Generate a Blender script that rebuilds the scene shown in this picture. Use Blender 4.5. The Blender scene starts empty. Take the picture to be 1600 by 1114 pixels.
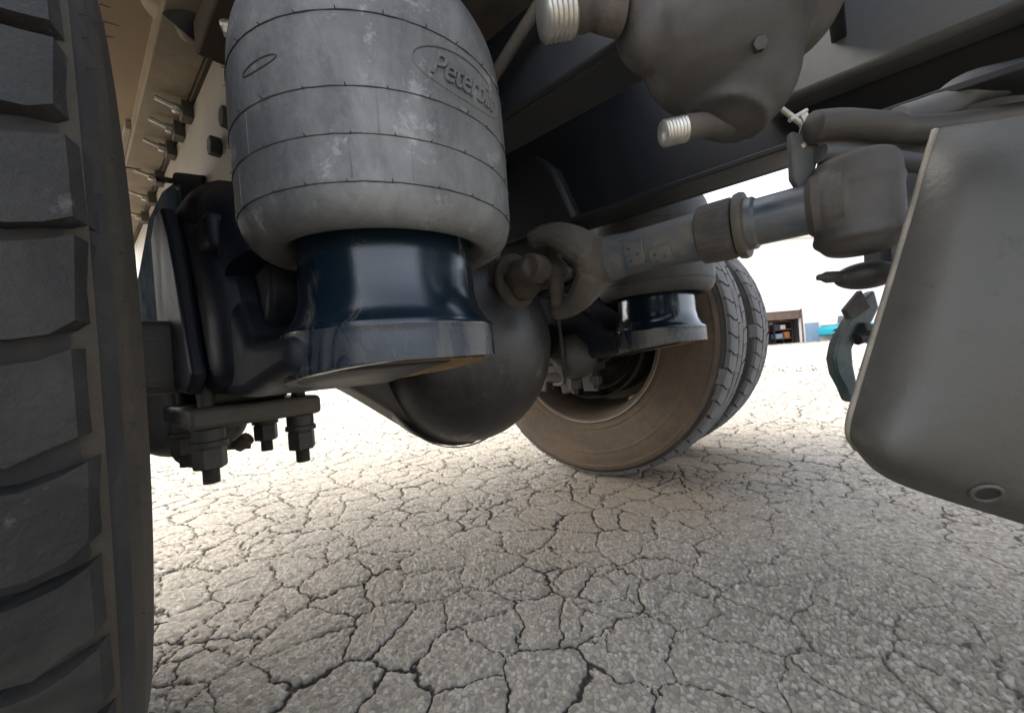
import bpy, bmesh, math, random
import numpy as np
from math import sin, cos, pi, radians, atan2, sqrt, tan
from mathutils import Vector, Matrix, noise
random.seed(7); np.random.seed(7)
S = bpy.context.scene; C = S.collection
V = Vector
# ---------------------------------------------------------------- camera, sky, sun, exposure
# world axes: +X forward along the truck, +Y across it to the far side, Z up, metres
YAW, ROLL = radians(42.07), radians(4.5)
cd = bpy.data.cameras.new('camera'); cam = bpy.data.objects.new('camera', cd); C.objects.link(cam)
cd.sensor_width = 36; cd.lens = 622/1600*36; cd.clip_start = .01; cd.clip_end = 2000
F = V((-sin(YAW), cos(YAW), 0)); R0 = V((cos(YAW), sin(YAW), 0)); Z = V((0, 0, 1))
rt = R0*cos(ROLL)-Z*sin(ROLL); up = R0*sin(ROLL)+Z*cos(ROLL)
M = Matrix((rt, up, -F)).transposed().to_4x4(); M.translation = V((0, 0, .462))
cam.matrix_world = M; S.camera = cam
SUN_EL, SUN_AZ = radians(42), atan2(-.35, -1)          # azimuth measured from +X towards +Y
w = bpy.data.worlds.new('World'); S.world = w; w.use_nodes = True
wn = w.node_tree; sky = wn.nodes.new('ShaderNodeTexSky'); sky.sky_type = 'NISHITA'; sky.sun_disc = False
sky.sun_elevation = SUN_EL; sky.sun_rotation = pi/2-SUN_AZ; sky.air_density = .7; sky.dust_density = 4.0; sky.ozone_density = .6
hs = wn.nodes.new('ShaderNodeHueSaturation'); hs.inputs['Saturation'].default_value = .42      # thin overcast
wn.links.new(sky.outputs[0], hs.inputs['Color']); wn.links.new(hs.outputs[0], wn.nodes['Background'].inputs[0]); wn.nodes['Background'].inputs[1].default_value = .15
sl = bpy.data.lights.new('sun', 'SUN'); sl.energy = .65; sl.angle = radians(18); sl.color = (1, .93, .80)
sun = bpy.data.objects.new('sun', sl); C.objects.link(sun)
sd = V((cos(SUN_AZ)*cos(SUN_EL), sin(SUN_AZ)*cos(SUN_EL), sin(SUN_EL)))
sun.rotation_euler = sd.to_track_quat('Z', 'Y').to_euler(); sun.location = sd*20
S.view_settings.view_transform = 'Standard'; S.view_settings.look = 'None'; S.view_settings.gamma = 1
S.view_settings.exposure = 2.5
S.cycles.max_bounces = 8; S.cycles.diffuse_bounces = 6; S.cycles.use_denoising = True

# ---------------------------------------------------------------- materials
def nd(nt, t, **k):
    n = nt.nodes.new(t)
    for a, b in k.items():
        if a in n.inputs: n.inputs[a].default_value = b
        else: setattr(n, a, b)
    return n
def ramp(nt, src, stops):
    r = nt.nodes.new('ShaderNodeValToRGB'); e = r.color_ramp.elements
    while len(e) < len(stops): e.new(.5)
    for i, (p, c) in enumerate(stops):
        e[i].position = p; e[i].color = (c, c, c, 1) if not hasattr(c, '__len__') else (*c, 1)
    nt.links.new(src, r.inputs[0]); return r.outputs[0]
def mix(nt, f, a, b):
    m = nt.nodes.new('ShaderNodeMix'); m.data_type = 'RGBA'
    for sock, v in ((m.inputs[0], f), (m.inputs[6], a), (m.inputs[7], b)):
        if hasattr(v, 'is_linked') or hasattr(v, 'links'): nt.links.new(v, sock)
        else: sock.default_value = v if not hasattr(v, '__len__') else (*v, 1)
    return m.outputs[2]
def noise_tex(nt, co, scale, detail=6, rough=.6, dist=0, stretch=None):
    n = nd(nt, 'ShaderNodeTexNoise', Scale=scale, Detail=detail, Roughness=rough, Distortion=dist)
    if stretch:
        m = nt.nodes.new('ShaderNodeMapping'); m.inputs['Scale'].default_value = stretch
        nt.links.new(co, m.inputs[0]); co = m.outputs[0]
    nt.links.new(co, n.inputs['Vector']); return n.outputs['Fac']
ALB = dict(tread_rubber=.12, sidewall_rubber=.3, dusty_sidewall_rubber=.62, worn_tread_rubber=.38, bellows_rubber=.47, axle_cast_iron=.45, axle_bowl_paint=.28, bolt_steel_dark=.4, shaft_blue_paint=.38, muddy_iron=.22, dusty_iron=.15, dusty_sill=.7, dusty_rail_web=.75, grey_guard_metal=.14, guard_edge=.8, blue_grey_dusty=.4, grey_brown_casting=.14, navy_gloss_paint=.6, navy_paint_dark=.6, dirty_rim=.4, rim_lip_metal=.8, tan_underside=.9, rusty_inside=1.3, frame_paint=.2)
def mat(name, base, alt=None, dust=None, amt=.5, scale=9, rough=.6, rough2=None, metal=0, bump=.15, bscale=140,
        streak=False, coat=0, spots=None, spec=.5, edge=.1, top_dust=0, world=False):
    m = bpy.data.materials.new(name); m.use_nodes = True; nt = m.node_tree; L = nt.links
    b = nt.nodes['Principled BSDF']
    co = nd(nt, 'ShaderNodeNewGeometry').outputs['Position'] if world else nd(nt, 'ShaderNodeTexCoord').outputs['Object']
    alt = alt or tuple(c*.7 for c in base)
    k = ALB.get(name, 1.); base, alt = [tuple(c*k for c in q) for q in (base, alt)]; dust = tuple(c*k**.6 for c in dust) if dust else None
    n1 = noise_tex(nt, co, scale, 8, .65, .4)
    col = mix(nt, ramp(nt, n1, [(.38, 0), (.62, 1)]), base, alt)
    f = None
    if dust:
        n2 = noise_tex(nt, co, scale*.6, 9, .7, .8, (1, 1, .25) if streak else None)
        f = ramp(nt, n2, [(max(0, .62-.3*amt-edge), 0), (min(1, .72-.3*amt+edge), 1)])
        n3 = noise_tex(nt, co, scale*14, 4, .6)
        mm = nd(nt, 'ShaderNodeMath', operation='MULTIPLY'); L.new(f, mm.inputs[0])
        L.new(ramp(nt, n3, [(.25, .55), (.6, 1)]), mm.inputs[1]); f = mm.outputs[0]
        if top_dust:
            g = nd(nt, 'ShaderNodeNewGeometry'); sx = nt.nodes.new('ShaderNodeSeparateXYZ'); L.new(g.outputs['Normal'], sx.inputs[0])
            a = nd(nt, 'ShaderNodeMath', operation='MULTIPLY_ADD'); L.new(sx.outputs[2], a.inputs[0]); a.inputs[1].default_value = top_dust
            L.new(f, a.inputs[2]); a.use_clamp = True; f = a.outputs[0]
        col = mix(nt, f, col, dust)
    if spots:
        n4 = noise_tex(nt, co, spots[1], 6, .75, .2)
        col = mix(nt, ramp(nt, n4, [(spots[2], 0), (spots[2]+.14, 1)]), col, spots[0])
    L.new(col, b.inputs['Base Color'])
    b.inputs['Metallic'].default_value = metal
    rr = rough2 if rough2 is not None else min(1, rough+.25)
    src = f if f is not None else ramp(nt, n1, [(.3, 0), (.7, 1)])
    mr = nd(nt, 'ShaderNodeMapRange'); L.new(src, mr.inputs[0]); mr.inputs[3].default_value = rough; mr.inputs[4].default_value = rr
    L.new(mr.outputs[0], b.inputs['Roughness'])
    if coat: b.inputs['Coat Weight'].default_value = coat; b.inputs['Coat Roughness'].default_value = .18
    b.inputs['Specular IOR Level'].default_value = spec
    bn = noise_tex(nt, co, bscale, 6, .7); bp_ = nd(nt, 'ShaderNodeBump', Strength=bump, Distance=.002)
    L.new(bn, bp_.inputs['Height']); L.new(bp_.outputs[0], b.inputs['Normal'])
    return m
DUST = (.30, .235, .165)
m_tread = mat('tread_rubber', (.045, .046, .045), (.09, .091, .087), (.16, .15, .135), .30, 26, .7, .95, bump=1.0, bscale=75, edge=.15, spots=((.10, .10, .095), 24, .60), world=True)
m_side = mat('sidewall_rubber', (.06, .052, .04), (.085, .07, .05), (.13, .108, .078), .5, 14, .85, .95, bump=.9, bscale=60, edge=.25, spots=((.09, .075, .055), 40, .62))
m_sidef = mat('dusty_sidewall_rubber', (.05, .043, .037), (.075, .06, .045), (.25, .165, .095), .36, 4, .85, .95, bump=.3, bscale=120, edge=.25)
m_treadf = mat('worn_tread_rubber', world=True, base=(.17, .175, .18), alt=(.22, .22, .225), dust=(.28, .27, .25), amt=.4, scale=14, rough=.8, rough2=.95, bump=.3, bscale=160, edge=.2)
m_groove = mat('groove_rubber', (.02, .02, .021), None, (.05, .045, .04), .3, 20, .9)
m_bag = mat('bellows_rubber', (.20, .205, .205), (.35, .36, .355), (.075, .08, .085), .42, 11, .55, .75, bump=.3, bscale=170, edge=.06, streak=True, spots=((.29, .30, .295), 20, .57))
m_bagf = mat('bellows_rubber_shaded', (.04, .04, .036), (.06, .058, .05), (.02, .02, .02), .35, 9, .6, .8, bump=.25, bscale=200, edge=.15)  # darker copy of the bellows rubber, far spring's shade put into the colour
m_seam = mat('seam_rubber', (.035, .035, .035), rough=.8)
m_navy = mat('navy_gloss_paint', (.005, .015, .026), (.008, .021, .036), (.28, .26, .22), .12, 14, .16, .8, bump=.10, bscale=260, streak=True, coat=.4, edge=.035, spots=((.10, .12, .15), 60, .70))
m_skirt = mat('navy_paint_streaked', (.008, .015, .026), (.014, .022, .034), (.17, .16, .13), .32, 18, .25, .9, bump=.2, bscale=200, streak=True, edge=.05)
m_navy2 = mat('navy_paint_dark', (.006, .009, .018), (.01, .014, .024), (.022, .022, .024), .3, 8, .5, .8, bump=.2, edge=.1, spec=.3)
m_hanger = mat('slate_hanger_paint', (.008, .012, .016), (.014, .019, .024), (.035, .035, .03), .3, 10, .8, .9, bump=.15, edge=.1, spec=0)
m_frame = mat('frame_paint', (.014, .026, .045), (.022, .036, .06), (.07, .065, .06), .25, 3, .45, .85, bump=.1, edge=.2)
m_iron = mat('axle_cast_iron', (.035, .036, .036), (.06, .058, .052), (.17, .14, .10), .40, 5, .5, .85, bump=.3, bscale=180, edge=.16)
m_bowl = mat('axle_bowl_paint', (.085, .08, .07), (.12, .11, .095), (.010, .011, .013), .85, 3.5, .5, .33, bump=.6, bscale=90, edge=.1, streak=True, spots=((.16, .115, .07), 9, .60))
m_bolt = mat('bolt_steel_dark', (.05, .05, .05), (.08, .075, .07), (.14, .12, .09), .35, 25, .55, .85, metal=.3, bump=.3, edge=.2)
m_blueshaft = mat('shaft_blue_paint', (.022, .075, .135), (.06, .115, .165), (.20, .17, .135), .60, 13, .35, .8, bump=.3, bscale=150, edge=.08, coat=.2, spots=((.42, .36, .30), 34, .68))
m_mud = mat('muddy_iron', (.10, .085, .068), (.04, .034, .03), (.25, .20, .14), .40, 20, .75, .95, bump=.9, bscale=90, edge=.2)
m_dusty = mat('dusty_iron', (.20, .185, .165), (.11, .105, .10), (.34, .29, .23), .4, 16, .7, .95, bump=.5, bscale=120, edge=.2)
m_tan = mat('tan_underside', (.30, .225, .145), (.27, .20, .13), None, scale=2, rough=.8, bump=.08)
m_sill = mat('dusty_sill', (.40, .32, .215), (.30, .245, .17), (.22, .18, .13), .35, 12, .7, .9, bump=.3, edge=.2)
m_web = mat('dusty_rail_web', (.34, .31, .265), (.27, .245, .21), (.42, .35, .25), .4, 7, .6, .9, bump=.3, edge=.25)
m_strip = mat('brown_gap', (.06, .042, .03), None, rough=.9)
m_steel = mat('zinc_steel', (.55, .54, .5), (.4, .4, .38), (.3, .26, .2), .25, 30, .3, .6, metal=.8, bump=.3, edge=.2)
m_black = mat('black_bolt', (.012, .012, .012), None, rough=.5)
m_shield = mat('grey_guard_metal', (.27, .268, .225), (.34, .335, .28), (.20, .185, .155), .45, 7, .38, .62, metal=.25, bump=.35, bscale=70, edge=.12, spots=((.03, .028, .024), 24, .60))
m_shieldedge = mat('guard_edge', (.17, .15, .115), (.26, .23, .18), rough=.5, scale=40)
m_bluegrey = mat('blue_grey_dusty', (.10, .125, .155), (.13, .15, .175), (.22, .205, .18), .4, 6, .55, .85, bump=.15, edge=.25)
m_greybrown = mat('grey_brown_casting', (.16, .15, .14), (.12, .12, .12), (.24, .21, .175), .4, 8, .5, .8, bump=.2, edge=.2)
m_teal = mat('teal_paint', (.012, .035, .042), (.02, .05, .058), (.2, .18, .15), .25, 12, .4, .8, edge=.1)
m_rim = mat('dirty_rim', (.13, .09, .06), (.09, .065, .045), (.22, .15, .09), .4, 8, .55, .9, bump=.3, edge=.2)
m_lip = mat('rim_lip_metal', (.35, .30, .24), (.25, .2, .16), rough=.4, metal=.4)
m_inside = mat('rusty_inside', (.16, .11, .06), (.22, .15, .085), rough=.9, scale=10, bump=.4)
m_white = mat('white_wall', (.78, .77, .74), (.74, .73, .7), rough=.8, scale=1)
m_brownpanel = mat('brown_door_panel', (.17, .11, .08), rough=.7, scale=2)
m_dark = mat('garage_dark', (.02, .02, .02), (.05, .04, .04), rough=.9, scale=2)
def flat(n, c, r=.6): return mat(n, c, tuple(x*.85 for x in c), rough=r, scale=3, bump=.05)
m_red = flat('red_box', (.30, .05, .04)); m_orange = flat('orange_box', (.45, .17, .04)); m_violet = flat('violet_box', (.06, .05, .10))
m_turq = flat('turquoise_paint', (.02, .34, .42), .3); m_glass = flat('car_glass', (.12, .14, .16), .08); m_tyre2 = flat('far_tyre', (.02, .02, .02))
m_yel = flat('white_box', (.7, .68, .6)); m_blueb = flat('pale_blue_door', (.25, .35, .45))

# ---------------------------------------------------------------- geometry helpers
def link(name, bm, m, parent=None, smooth=35, bevel=0, seg=2, label=None, kind=None, remesh=0, sub=0, smooth_it=0):
    me = bpy.data.meshes.new(name)
    if isinstance(bm, tuple): me.from_pydata(*bm)
    else:
        bmesh.ops.recalc_face_normals(bm, faces=bm.faces); bm.to_mesh(me); bm.free()
    for mm in (m if isinstance(m, (list, tuple)) else [m]): me.materials.append(mm)
    o = bpy.data.objects.new(name, me); C.objects.link(o)
    if remesh:
        r = o.modifiers.new('r', 'REMESH'); r.mode = 'VOXEL'; r.voxel_size = remesh; r.use_smooth_shade = True
        if smooth_it: s_ = o.modifiers.new('s', 'SMOOTH'); s_.iterations = smooth_it; s_.factor = .6
    if bevel:
        b = o.modifiers.new('b', 'BEVEL'); b.width = bevel; b.segments = seg; b.limit_method = 'ANGLE'; b.angle_limit = radians(30)
    if sub: s_ = o.modifiers.new('u', 'SUBSURF'); s_.levels = sub; s_.render_levels = sub
    if smooth is not None:
        for p in me.polygons: p.use_smooth = True
        if smooth < 180: me.set_sharp_from_angle(angle=radians(smooth))
    if parent: o.parent = parent
    if label: o['label'] = label
    if kind: o['kind'] = kind
    return o
def frame(axis):
    a = V(axis).normalized(); t = V((0, 0, 1)) if abs(a.z) < .9 else V((1, 0, 0))
    x = t.cross(a).normalized(); y = a.cross(x); return x, y, a
def lathe(bm, prof, origin, axis, n=64, fn=None, caps=True):
    x, y, a = frame(axis); o = V(origin); rings = []
    for (t, r) in prof:
        ring = []
        for i in range(n):
            th = 2*pi*i/n; rr, tt = (r, t) if fn is None else fn(r, t, th)
            ring.append(bm.verts.new(o+a*tt+(x*cos(th)+y*sin(th))*max(rr, 1e-5)))
        rings.append(ring)
    for A, B in zip(rings, rings[1:]):
        for i in range(n): bm.faces.new((A[i], A[(i+1) % n], B[(i+1) % n], B[i]))
    if caps: bm.faces.new(rings[0]); bm.faces.new(rings[-1])
    return bm
def cyl(bm, p0, p1, r, n=24, r2=None):
    p0, p1 = V(p0), V(p1); d = p1-p0
    return lathe(bm, [(0, r), (d.length, r2 if r2 is not None else r)], p0, d, n)
def tube(bm, pts, r, n=12, sy=1.0):
    pts = [V(p) for p in pts]; rings = []; prev = None
    for i, p in enumerate(pts):
        t = (pts[min(i+1, len(pts)-1)]-pts[max(i-1, 0)]).normalized()
        if prev is None: x, y, _ = frame(t)
        else: x = (prev-t*prev.dot(t)).normalized(); y = t.cross(x)
        prev = x; rr = r[i] if hasattr(r, '__len__') else r
        rings.append([bm.verts.new(p+(x*cos(2*pi*k/n)+y*sin(2*pi*k/n)*sy)*rr) for k in range(n)])
    for A, B in zip(rings, rings[1:]):
        for k in range(n): bm.faces.new((A[k], A[(k+1) % n], B[(k+1) % n], B[k]))
    bm.faces.new(rings[0]); bm.faces.new(rings[-1]); return bm
def spline(pts, n=8):
    P = [V(p) for p in pts]; out = []
    for i in range(len(P)-1):
        a, b, c, d = P[max(i-1, 0)], P[i], P[i+1], P[min(i+2, len(P)-1)]
        for k in range(n):
            t = k/n; out.append(.5*((2*b)+(c-a)*t+(2*a-5*b+4*c-d)*t*t+(3*b-a-3*c+d)*t**3))
    return out+[P[-1]]
def box(bm, lo, hi, mtx=None):
    vs = [V((x, y, z)) for x in (lo[0], hi[0]) for y in (lo[1], hi[1]) for z in (lo[2], hi[2])]
    if mtx: vs = [mtx @ v for v in vs]
    v = [bm.verts.new(q) for q in vs]
    for f in ((0, 1, 3, 2), (4, 6, 7, 5), (0, 4, 5, 1), (2, 3, 7, 6), (0, 2, 6, 4), (1, 5, 7, 3)): bm.faces.new([v[i] for i in f])
    return bm
def extrude(bm, poly, d, plane='xz', at=0):
    """polygon in a plane, thickness d starting at 'at' along the third axis"""
    f = {'xz': lambda a, b, c: (a, c, b), 'yz': lambda a, b, c: (c, a, b), 'xy': lambda a, b, c: (a, b, c)}[plane]
    A = [bm.verts.new(f(a, b, at)) for a, b in poly]; B = [bm.verts.new(f(a, b, at+d)) for a, b in poly]
    n = len(A); bm.faces.new(A); bm.faces.new(B[::-1])
    for i in range(n): bm.faces.new((A[i], A[(i+1) % n], B[(i+1) % n], B[i]))
    return bm
def ellip(bm, c, r, seg=24, rot=None):
    m = Matrix.Translation(c) @ (rot.to_4x4() if rot else Matrix()) @ Matrix.Diagonal((*r, 1))
    bmesh.ops.create_uvsphere(bm, u_segments=seg, v_segments=seg//2, radius=1, matrix=m); return bm
def hexnut(bm, c, axis, r, h, n=6):
    x = V(axis).normalized(); c = V(c)
    return lathe(bm, [(-h/2, r*.93), (-h/2+.0025, r), (h/2-.0025, r), (h/2, r*.93)], c, x, n)
def thread(bm, p0, p1, r, pitch=.0035, n=20, depth=.0012):
    p0, p1 = V(p0), V(p1); L = (p1-p0).length; k = max(2, int(L/pitch)); prof = []
    for i in range(k): prof += [(i*L/k, r-depth), ((i+.5)*L/k, r)]
    prof.append((L, r-depth)); return lathe(bm, prof, p0, p1-p0, n)
def smooth_ring(prof, n=6):
    return [(p.x, p.y) for p in spline([(a, b, 0) for a, b in prof], n)]
def copy_into(o, parent, loc=None, rot=None, label=None):
    c = o.copy(); C.objects.link(c); c.parent = parent
    if loc is not None: c.location = loc
    if rot is not None: c.rotation_euler = rot
    if label: c['label'] = label
    return c

# ---------------------------------------------------------------- ground: one sheet, cracked asphalt with real relief
def voro(px, py, cell, seed, jit=.85):
    gx, gy = np.floor(px/cell).astype(np.int64), np.floor(py/cell).astype(np.int64)
    f1 = np.full(px.shape, 9.); f2 = f1.copy(); x1 = np.zeros_like(px); y1 = x1.copy(); x2 = x1.copy(); y2 = x1.copy(); idd = x1.copy()
    def h(i, j, k):
        n = (i*73856093) ^ (j*19349663) ^ ((k+seed)*83492791); n = (n ^ (n >> 13))*1274126177 & 0x7fffffff
        n = (n ^ (n >> 15))*2246822519 & 0x7fffffff
        return (n % 100003)/100003.
    for di in (-1, 0, 1):
        for dj in (-1, 0, 1):
            i, j = gx+di, gy+dj
            sx = (i+.5+(h(i, j, 1)-.5)*jit)*cell; sy = (j+.5+(h(i, j, 2)-.5)*jit)*cell
            d = np.hypot(px-sx, py-sy)/cell
            c = d < f1; c2 = (~c) & (d < f2)
            f2 = np.where(c, f1, np.where(c2, d, f2)); x2 = np.where(c, x1, np.where(c2, sx, x2)); y2 = np.where(c, y1, np.where(c2, sy, y2))
            f1 = np.where(c, d, f1); x1 = np.where(c, sx, x1); y1 = np.where(c, sy, y1); idd = np.where(c, h(i, j, 3), idd)
    sep = np.hypot(x1-x2, y1-y2)+1e-6
    edge = (f2**2-f1**2)*cell*cell/(2*sep)                    # metres to the cell border
    return edge, idd
def vnoise(x, y, s, seed=0):
    x, y = x*s, y*s; i, j = np.floor(x).astype(np.int64), np.floor(y).astype(np.int64); fx, fy = x-i, y-j
    fx, fy = fx*fx*(3-2*fx), fy*fy*(3-2*fy)
    def h(i, j):
        n = (i*374761393+j*668265263+seed*974711) & 0x7fffffff; n = (n ^ (n >> 13))*1274126177 & 0x7fffffff
        return ((n ^ (n >> 16)) % 65536)/65536.
    return (h(i, j)*(1-fx)+h(i+1, j)*fx)*(1-fy)+(h(i, j+1)*(1-fx)+h(i+1, j+1)*fx)*fy
def fbm(x, y, s, seed=0, o=4):
    return sum(vnoise(x, y, s*2**k, seed+k)*.5**k for k in range(o))/sum(.5**k for k in range(o))
def make_ground():
    rad = [.05]
    while rad[-1] < 6: rad.append(rad[-1]*(1.0042 if rad[-1] > .38 else 1.06))
    while rad[-1] < 900: rad.append(rad[-1]*1.05)
    rad = np.array(rad)
    mid = math.atan2(F.y, F.x); half = radians(60)
    a1 = np.linspace(mid-half, mid+half, 960); a2 = np.linspace(mid+half, mid-half+2*pi, 80)[1:-1]
    ang = np.concatenate([a1, a2]); nr, na = len(rad), len(ang)
    Rr, A = np.meshgrid(rad, ang, indexing='ij'); X, Y = (Rr*np.cos(A)).ravel(), (Rr*np.sin(A)).ravel(); RR = Rr.ravel()
    wx = X+(fbm(X, Y, 14, 1)-.5)*.05+(fbm(X, Y, 70, 2, 3)-.5)*.016; wy = Y+(fbm(X, Y, 14, 5)-.5)*.05+(fbm(X, Y, 70, 6, 3)-.5)*.016
    e1, id1 = voro(wx, wy*1.05, .108, 3); e2, id2 = voro(wx*1.1+3, wy+7, .068, 11)
    wid = (.0007+.0022*fbm(X, Y, 9, 9, 3)**2*1.6)*(1+.5*np.clip(RR-1, 0, 2))
    strength1 = np.clip((fbm(X, Y, 3.2, 21, 3)-.05)*4, .25, 1)
    sel = np.clip((fbm(X, Y, 4.5, 31, 3)-.44)*6, 0, 1)
    # fewer, softer cracks on the stony patch to the right of the camera
    patch = np.clip(1-np.hypot((X-.02)/.55, (Y-.95)/.6), 0, 1); strength1 = strength1*(1-.5*np.clip(patch*2, 0, 1)); sel = sel*(1-.75*np.clip(patch*2, 0, 1))
    c1 = np.exp(-(e1/wid)**2)*strength1; c2 = np.exp(-(e2/(wid*.6))**2)*sel*.8
    shoulder = np.exp(-(e1/.010)**2)*strength1*.0016+np.exp(-(e2/.006)**2)*sel*.0008
    crack = np.clip(np.maximum(c1, c2), 0, 1); far = np.clip(1.5-RR/5, 0, 1)
    # aggregate stones
    s1, sid = voro(X+5, Y+5, .0085, 51, .95); fine = np.clip(1.6-RR/1.2, 0, 1)
    stone = (np.clip(s1/.0028, 0, 1)*(.3+.7*sid))*fine
    rough = fbm(X, Y, 160, 77, 3)-.5
    rgh = .5+1.1*np.clip(fbm(X, Y, 2.3, 61, 2)*1.6-.4+patch*.8, 0, 1.4)
    Zz = -.0045*crack*far-shoulder*far+stone*.0020*rgh+rough*.0040*fine*rgh+(id1-.5)*.0016*strength1*far+(fbm(X, Y, 1.7, 90, 3)-.5)*.010*far
    co = np.stack([X, Y, Zz], 1)
    i, j = np.meshgrid(np.arange(nr-1), np.arange(na), indexing='ij'); j2 = (j+1) % na
    q = np.stack([i*na+j, (i+1)*na+j, (i+1)*na+j2, i*na+j2], -1).reshape(-1, 4)
    me = bpy.data.meshes.new('ground'); nf = len(q)+1
    me.vertices.add(len(co)); me.vertices.foreach_set('co', co.astype(np.float32).ravel())
    loops = np.concatenate([q.ravel(), np.arange(na)]); me.loops.add(len(loops)); me.loops.foreach_set('vertex_index', loops.astype(np.int32))
    me.polygons.add(nf); ls = np.concatenate([np.arange(len(q))*4, [len(q)*4]]).astype(np.int32)
    me.polygons.foreach_set('loop_start', ls)
    me.polygons.foreach_set('use_smooth', np.ones(nf, bool)); me.update(calc_edges=True)
    at = me.attributes.new('crack', 'FLOAT', 'POINT'); at.data.foreach_set('value', (crack*np.clip(2.2-RR/5, 0, 1)).astype(np.float32))
    at = me.attributes.new('stone', 'FLOAT', 'POINT'); at.data.foreach_set('value', (sid*np.clip(s1/.0012, 0, 1)).astype(np.float32))
    m = bpy.data.materials.new('cracked_asphalt'); m.use_nodes = True; nt = m.node_tree; L = nt.links; b = nt.nodes['Principled BSDF']
    co_ = nd(nt, 'ShaderNodeTexCoord').outputs['Object']
    crk = nd(nt, 'ShaderNodeAttribute', attribute_name='crack').outputs['Fac']; st = nd(nt, 'ShaderNodeAttribute', attribute_name='stone').outputs['Fac']
    n0 = noise_tex(nt, co_, 1.3, 6, .6); n1 = noise_tex(nt, co_, 60, 8, .75); n2 = noise_tex(nt, co_, 260, 4, .7)
    col = mix(nt, ramp(nt, n0, [(.35, 0), (.65, 1)]), (.35, .315, .25), (.42, .375, .295))
    col = mix(nt, ramp(nt, n1, [(.35, .55), (.7, 0)]), col, (.20, .18, .15))
    col = mix(nt, ramp(nt, st, [(.0, .55), (.35, 0)]), col, (.10, .095, .09))
    col = mix(nt, ramp(nt, st, [(.5, 0), (.9, .8)]), col, (.46, .43, .39))
    col = mix(nt, ramp(nt, n2, [(.62, 0), (.72, .6)]), col, (.52, .49, .45))
    # tan tint mixed in under the axle, inside a noisy oval
    mp = nt.nodes.new('ShaderNodeMapping'); L.new(co_, mp.inputs[0]); mp.inputs['Location'].default_value = (.85, -.9, 0); mp.inputs['Scale'].default_value = (1.5, .62, 1)
    ln = nd(nt, 'ShaderNodeVectorMath', operation='LENGTH'); L.new(mp.outputs[0], ln.inputs[0])
    ad = nd(nt, 'ShaderNodeMath', operation='MULTIPLY_ADD'); L.new(noise_tex(nt, co_, 4, 5), ad.inputs[0]); ad.inputs[1].default_value = .8; L.new(ln.outputs['Value'], ad.inputs[2])
    col = mix(nt, ramp(nt, ad.outputs[0], [(.55, .75), (1.15, 0)]), col, (.26, .20, .13))
    col = mix(nt, ramp(nt, crk, [(.12, 0), (.55, .92)]), col, (.05, .044, .036))
    L.new(col, b.inputs['Base Color']); b.inputs['Roughness'].default_value = .9; b.inputs['Specular IOR Level'].default_value = .3
    bp_ = nd(nt, 'ShaderNodeBump', Strength=1.0, Distance=.005); L.new(noise_tex(nt, co_, 190, 8, .8), bp_.inputs['Height']); L.new(bp_.outputs[0], b.inputs['Normal'])
    me.materials.append(m); o = bpy.data.objects.new('ground', me); C.objects.link(o); o['kind'] = 'structure'
make_ground()

# ---------------------------------------------------------------- the truck
truck = bpy.data.objects.new('truck', None); C.objects.link(truck); truck.location = (0, .66, 0)
truck['label'] = 'underside of a heavy truck with drive axle, grey air springs, drive shaft and dual wheels'; truck['category'] = 'truck'
T = bpy.data.objects.new('tmp', None)
def part(name, bm, m, parent=None, **k):
    """mesh built in world coordinates, parented with the empty's offset taken out"""
    p = parent or truck; o = link(name, bm, m, p, **k)
    # geometry is in world coordinates, so undo the parents' offsets
    off = V(truck.location)
    if p is truck: o.location = -off
    else: o.location = -off-V(p.location)+V((0, 0, 0))*0 if False else V((0, 0, 0))
    return o
# every part has its location at -truck.location, sub-parts at the origin of their part: both sit in world coordinates

# frame rails, body underside
AX, AZ, MID = -.79, .5, .66
bm = bmesh.new(); box(bm, (-2.35, -.55, 1.10), (-.42, .128, 1.14)); part('body_underside', bm, m_tan, label='matte tan underside panel between the near tyre and the frame rail')
bm = bmesh.new(); box(bm, (-2.35, .128, 1.062), (-.45, .199, 1.085)); box(bm, (-2.35, .128, 1.0855), (-.45, .14, 1.12)); part('body_sill', bm, m_sill, bevel=.003)
for x in (-1.42, -1.9):
    bm = bmesh.new(); box(bm, (x-.13, .118, 1.078), (x+.13, .127, 1.0985)); part('sill_clip', bm, m_web)
bm = bmesh.new(); box(bm, (-2.35, .199, 1.05), (-.45, .2155, 1.16)); part('sill_gap_strip', bm, m_strip)
bm = bmesh.new(); extrude(bm, [(-2.35, .80), (-1.3, .80), (-.98, .775), (-.80, .785), (-.70, .80), (-.60, .90), (-.56, 1.05), (-2.35, 1.05)], .012, 'xz', .205); part('frame_rail', bm, m_web, bevel=.002, label='dusty beige near frame rail behind the air spring')
bm = bmesh.new(); box(bm, (-2.3, .424, .80), (2.4, .436, 1.139)); box(bm, (-2.3, .437, .80), (2.4, .51, .811)); part('frame_rail', bm, m_frame, bevel=.004, label='navy near frame rail above the air spring')
bm = bmesh.new(); box(bm, (-2.35, .1285, 1.14), (-.36, 1.13, 1.17)); part('body_floor', bm, m_frame)
bm = bmesh.new(); box(bm, (-2.35, 1.1305, 1.14), (-1.1, 1.86, 1.18)); part('body_floor', bm, m_frame)
bm = bmesh.new(); box(bm, (-2.3, .906, .772), (2.4, .918, 1.139)); box(bm, (-2.3, .82, .772), (2.4, .9055, .783)); part('frame_rail', bm, m_frame, bevel=.002, label='navy far frame rail with sky showing under its lower edge')
bm = bmesh.new(); box(bm, (-.12, .84, .86), (2.4, .904, 1.0)); part('rail_reinforcement', bm, m_bluegrey, bevel=.01)
for x in (-1.05, -.02):
    bm = bmesh.new(); extrude(bm, [(.44, .92), (.90, .92), (.90, 1.135), (.44, 1.135)], .02, 'yz', x); part('crossmember', bm, m_frame, bevel=.003)
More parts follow.
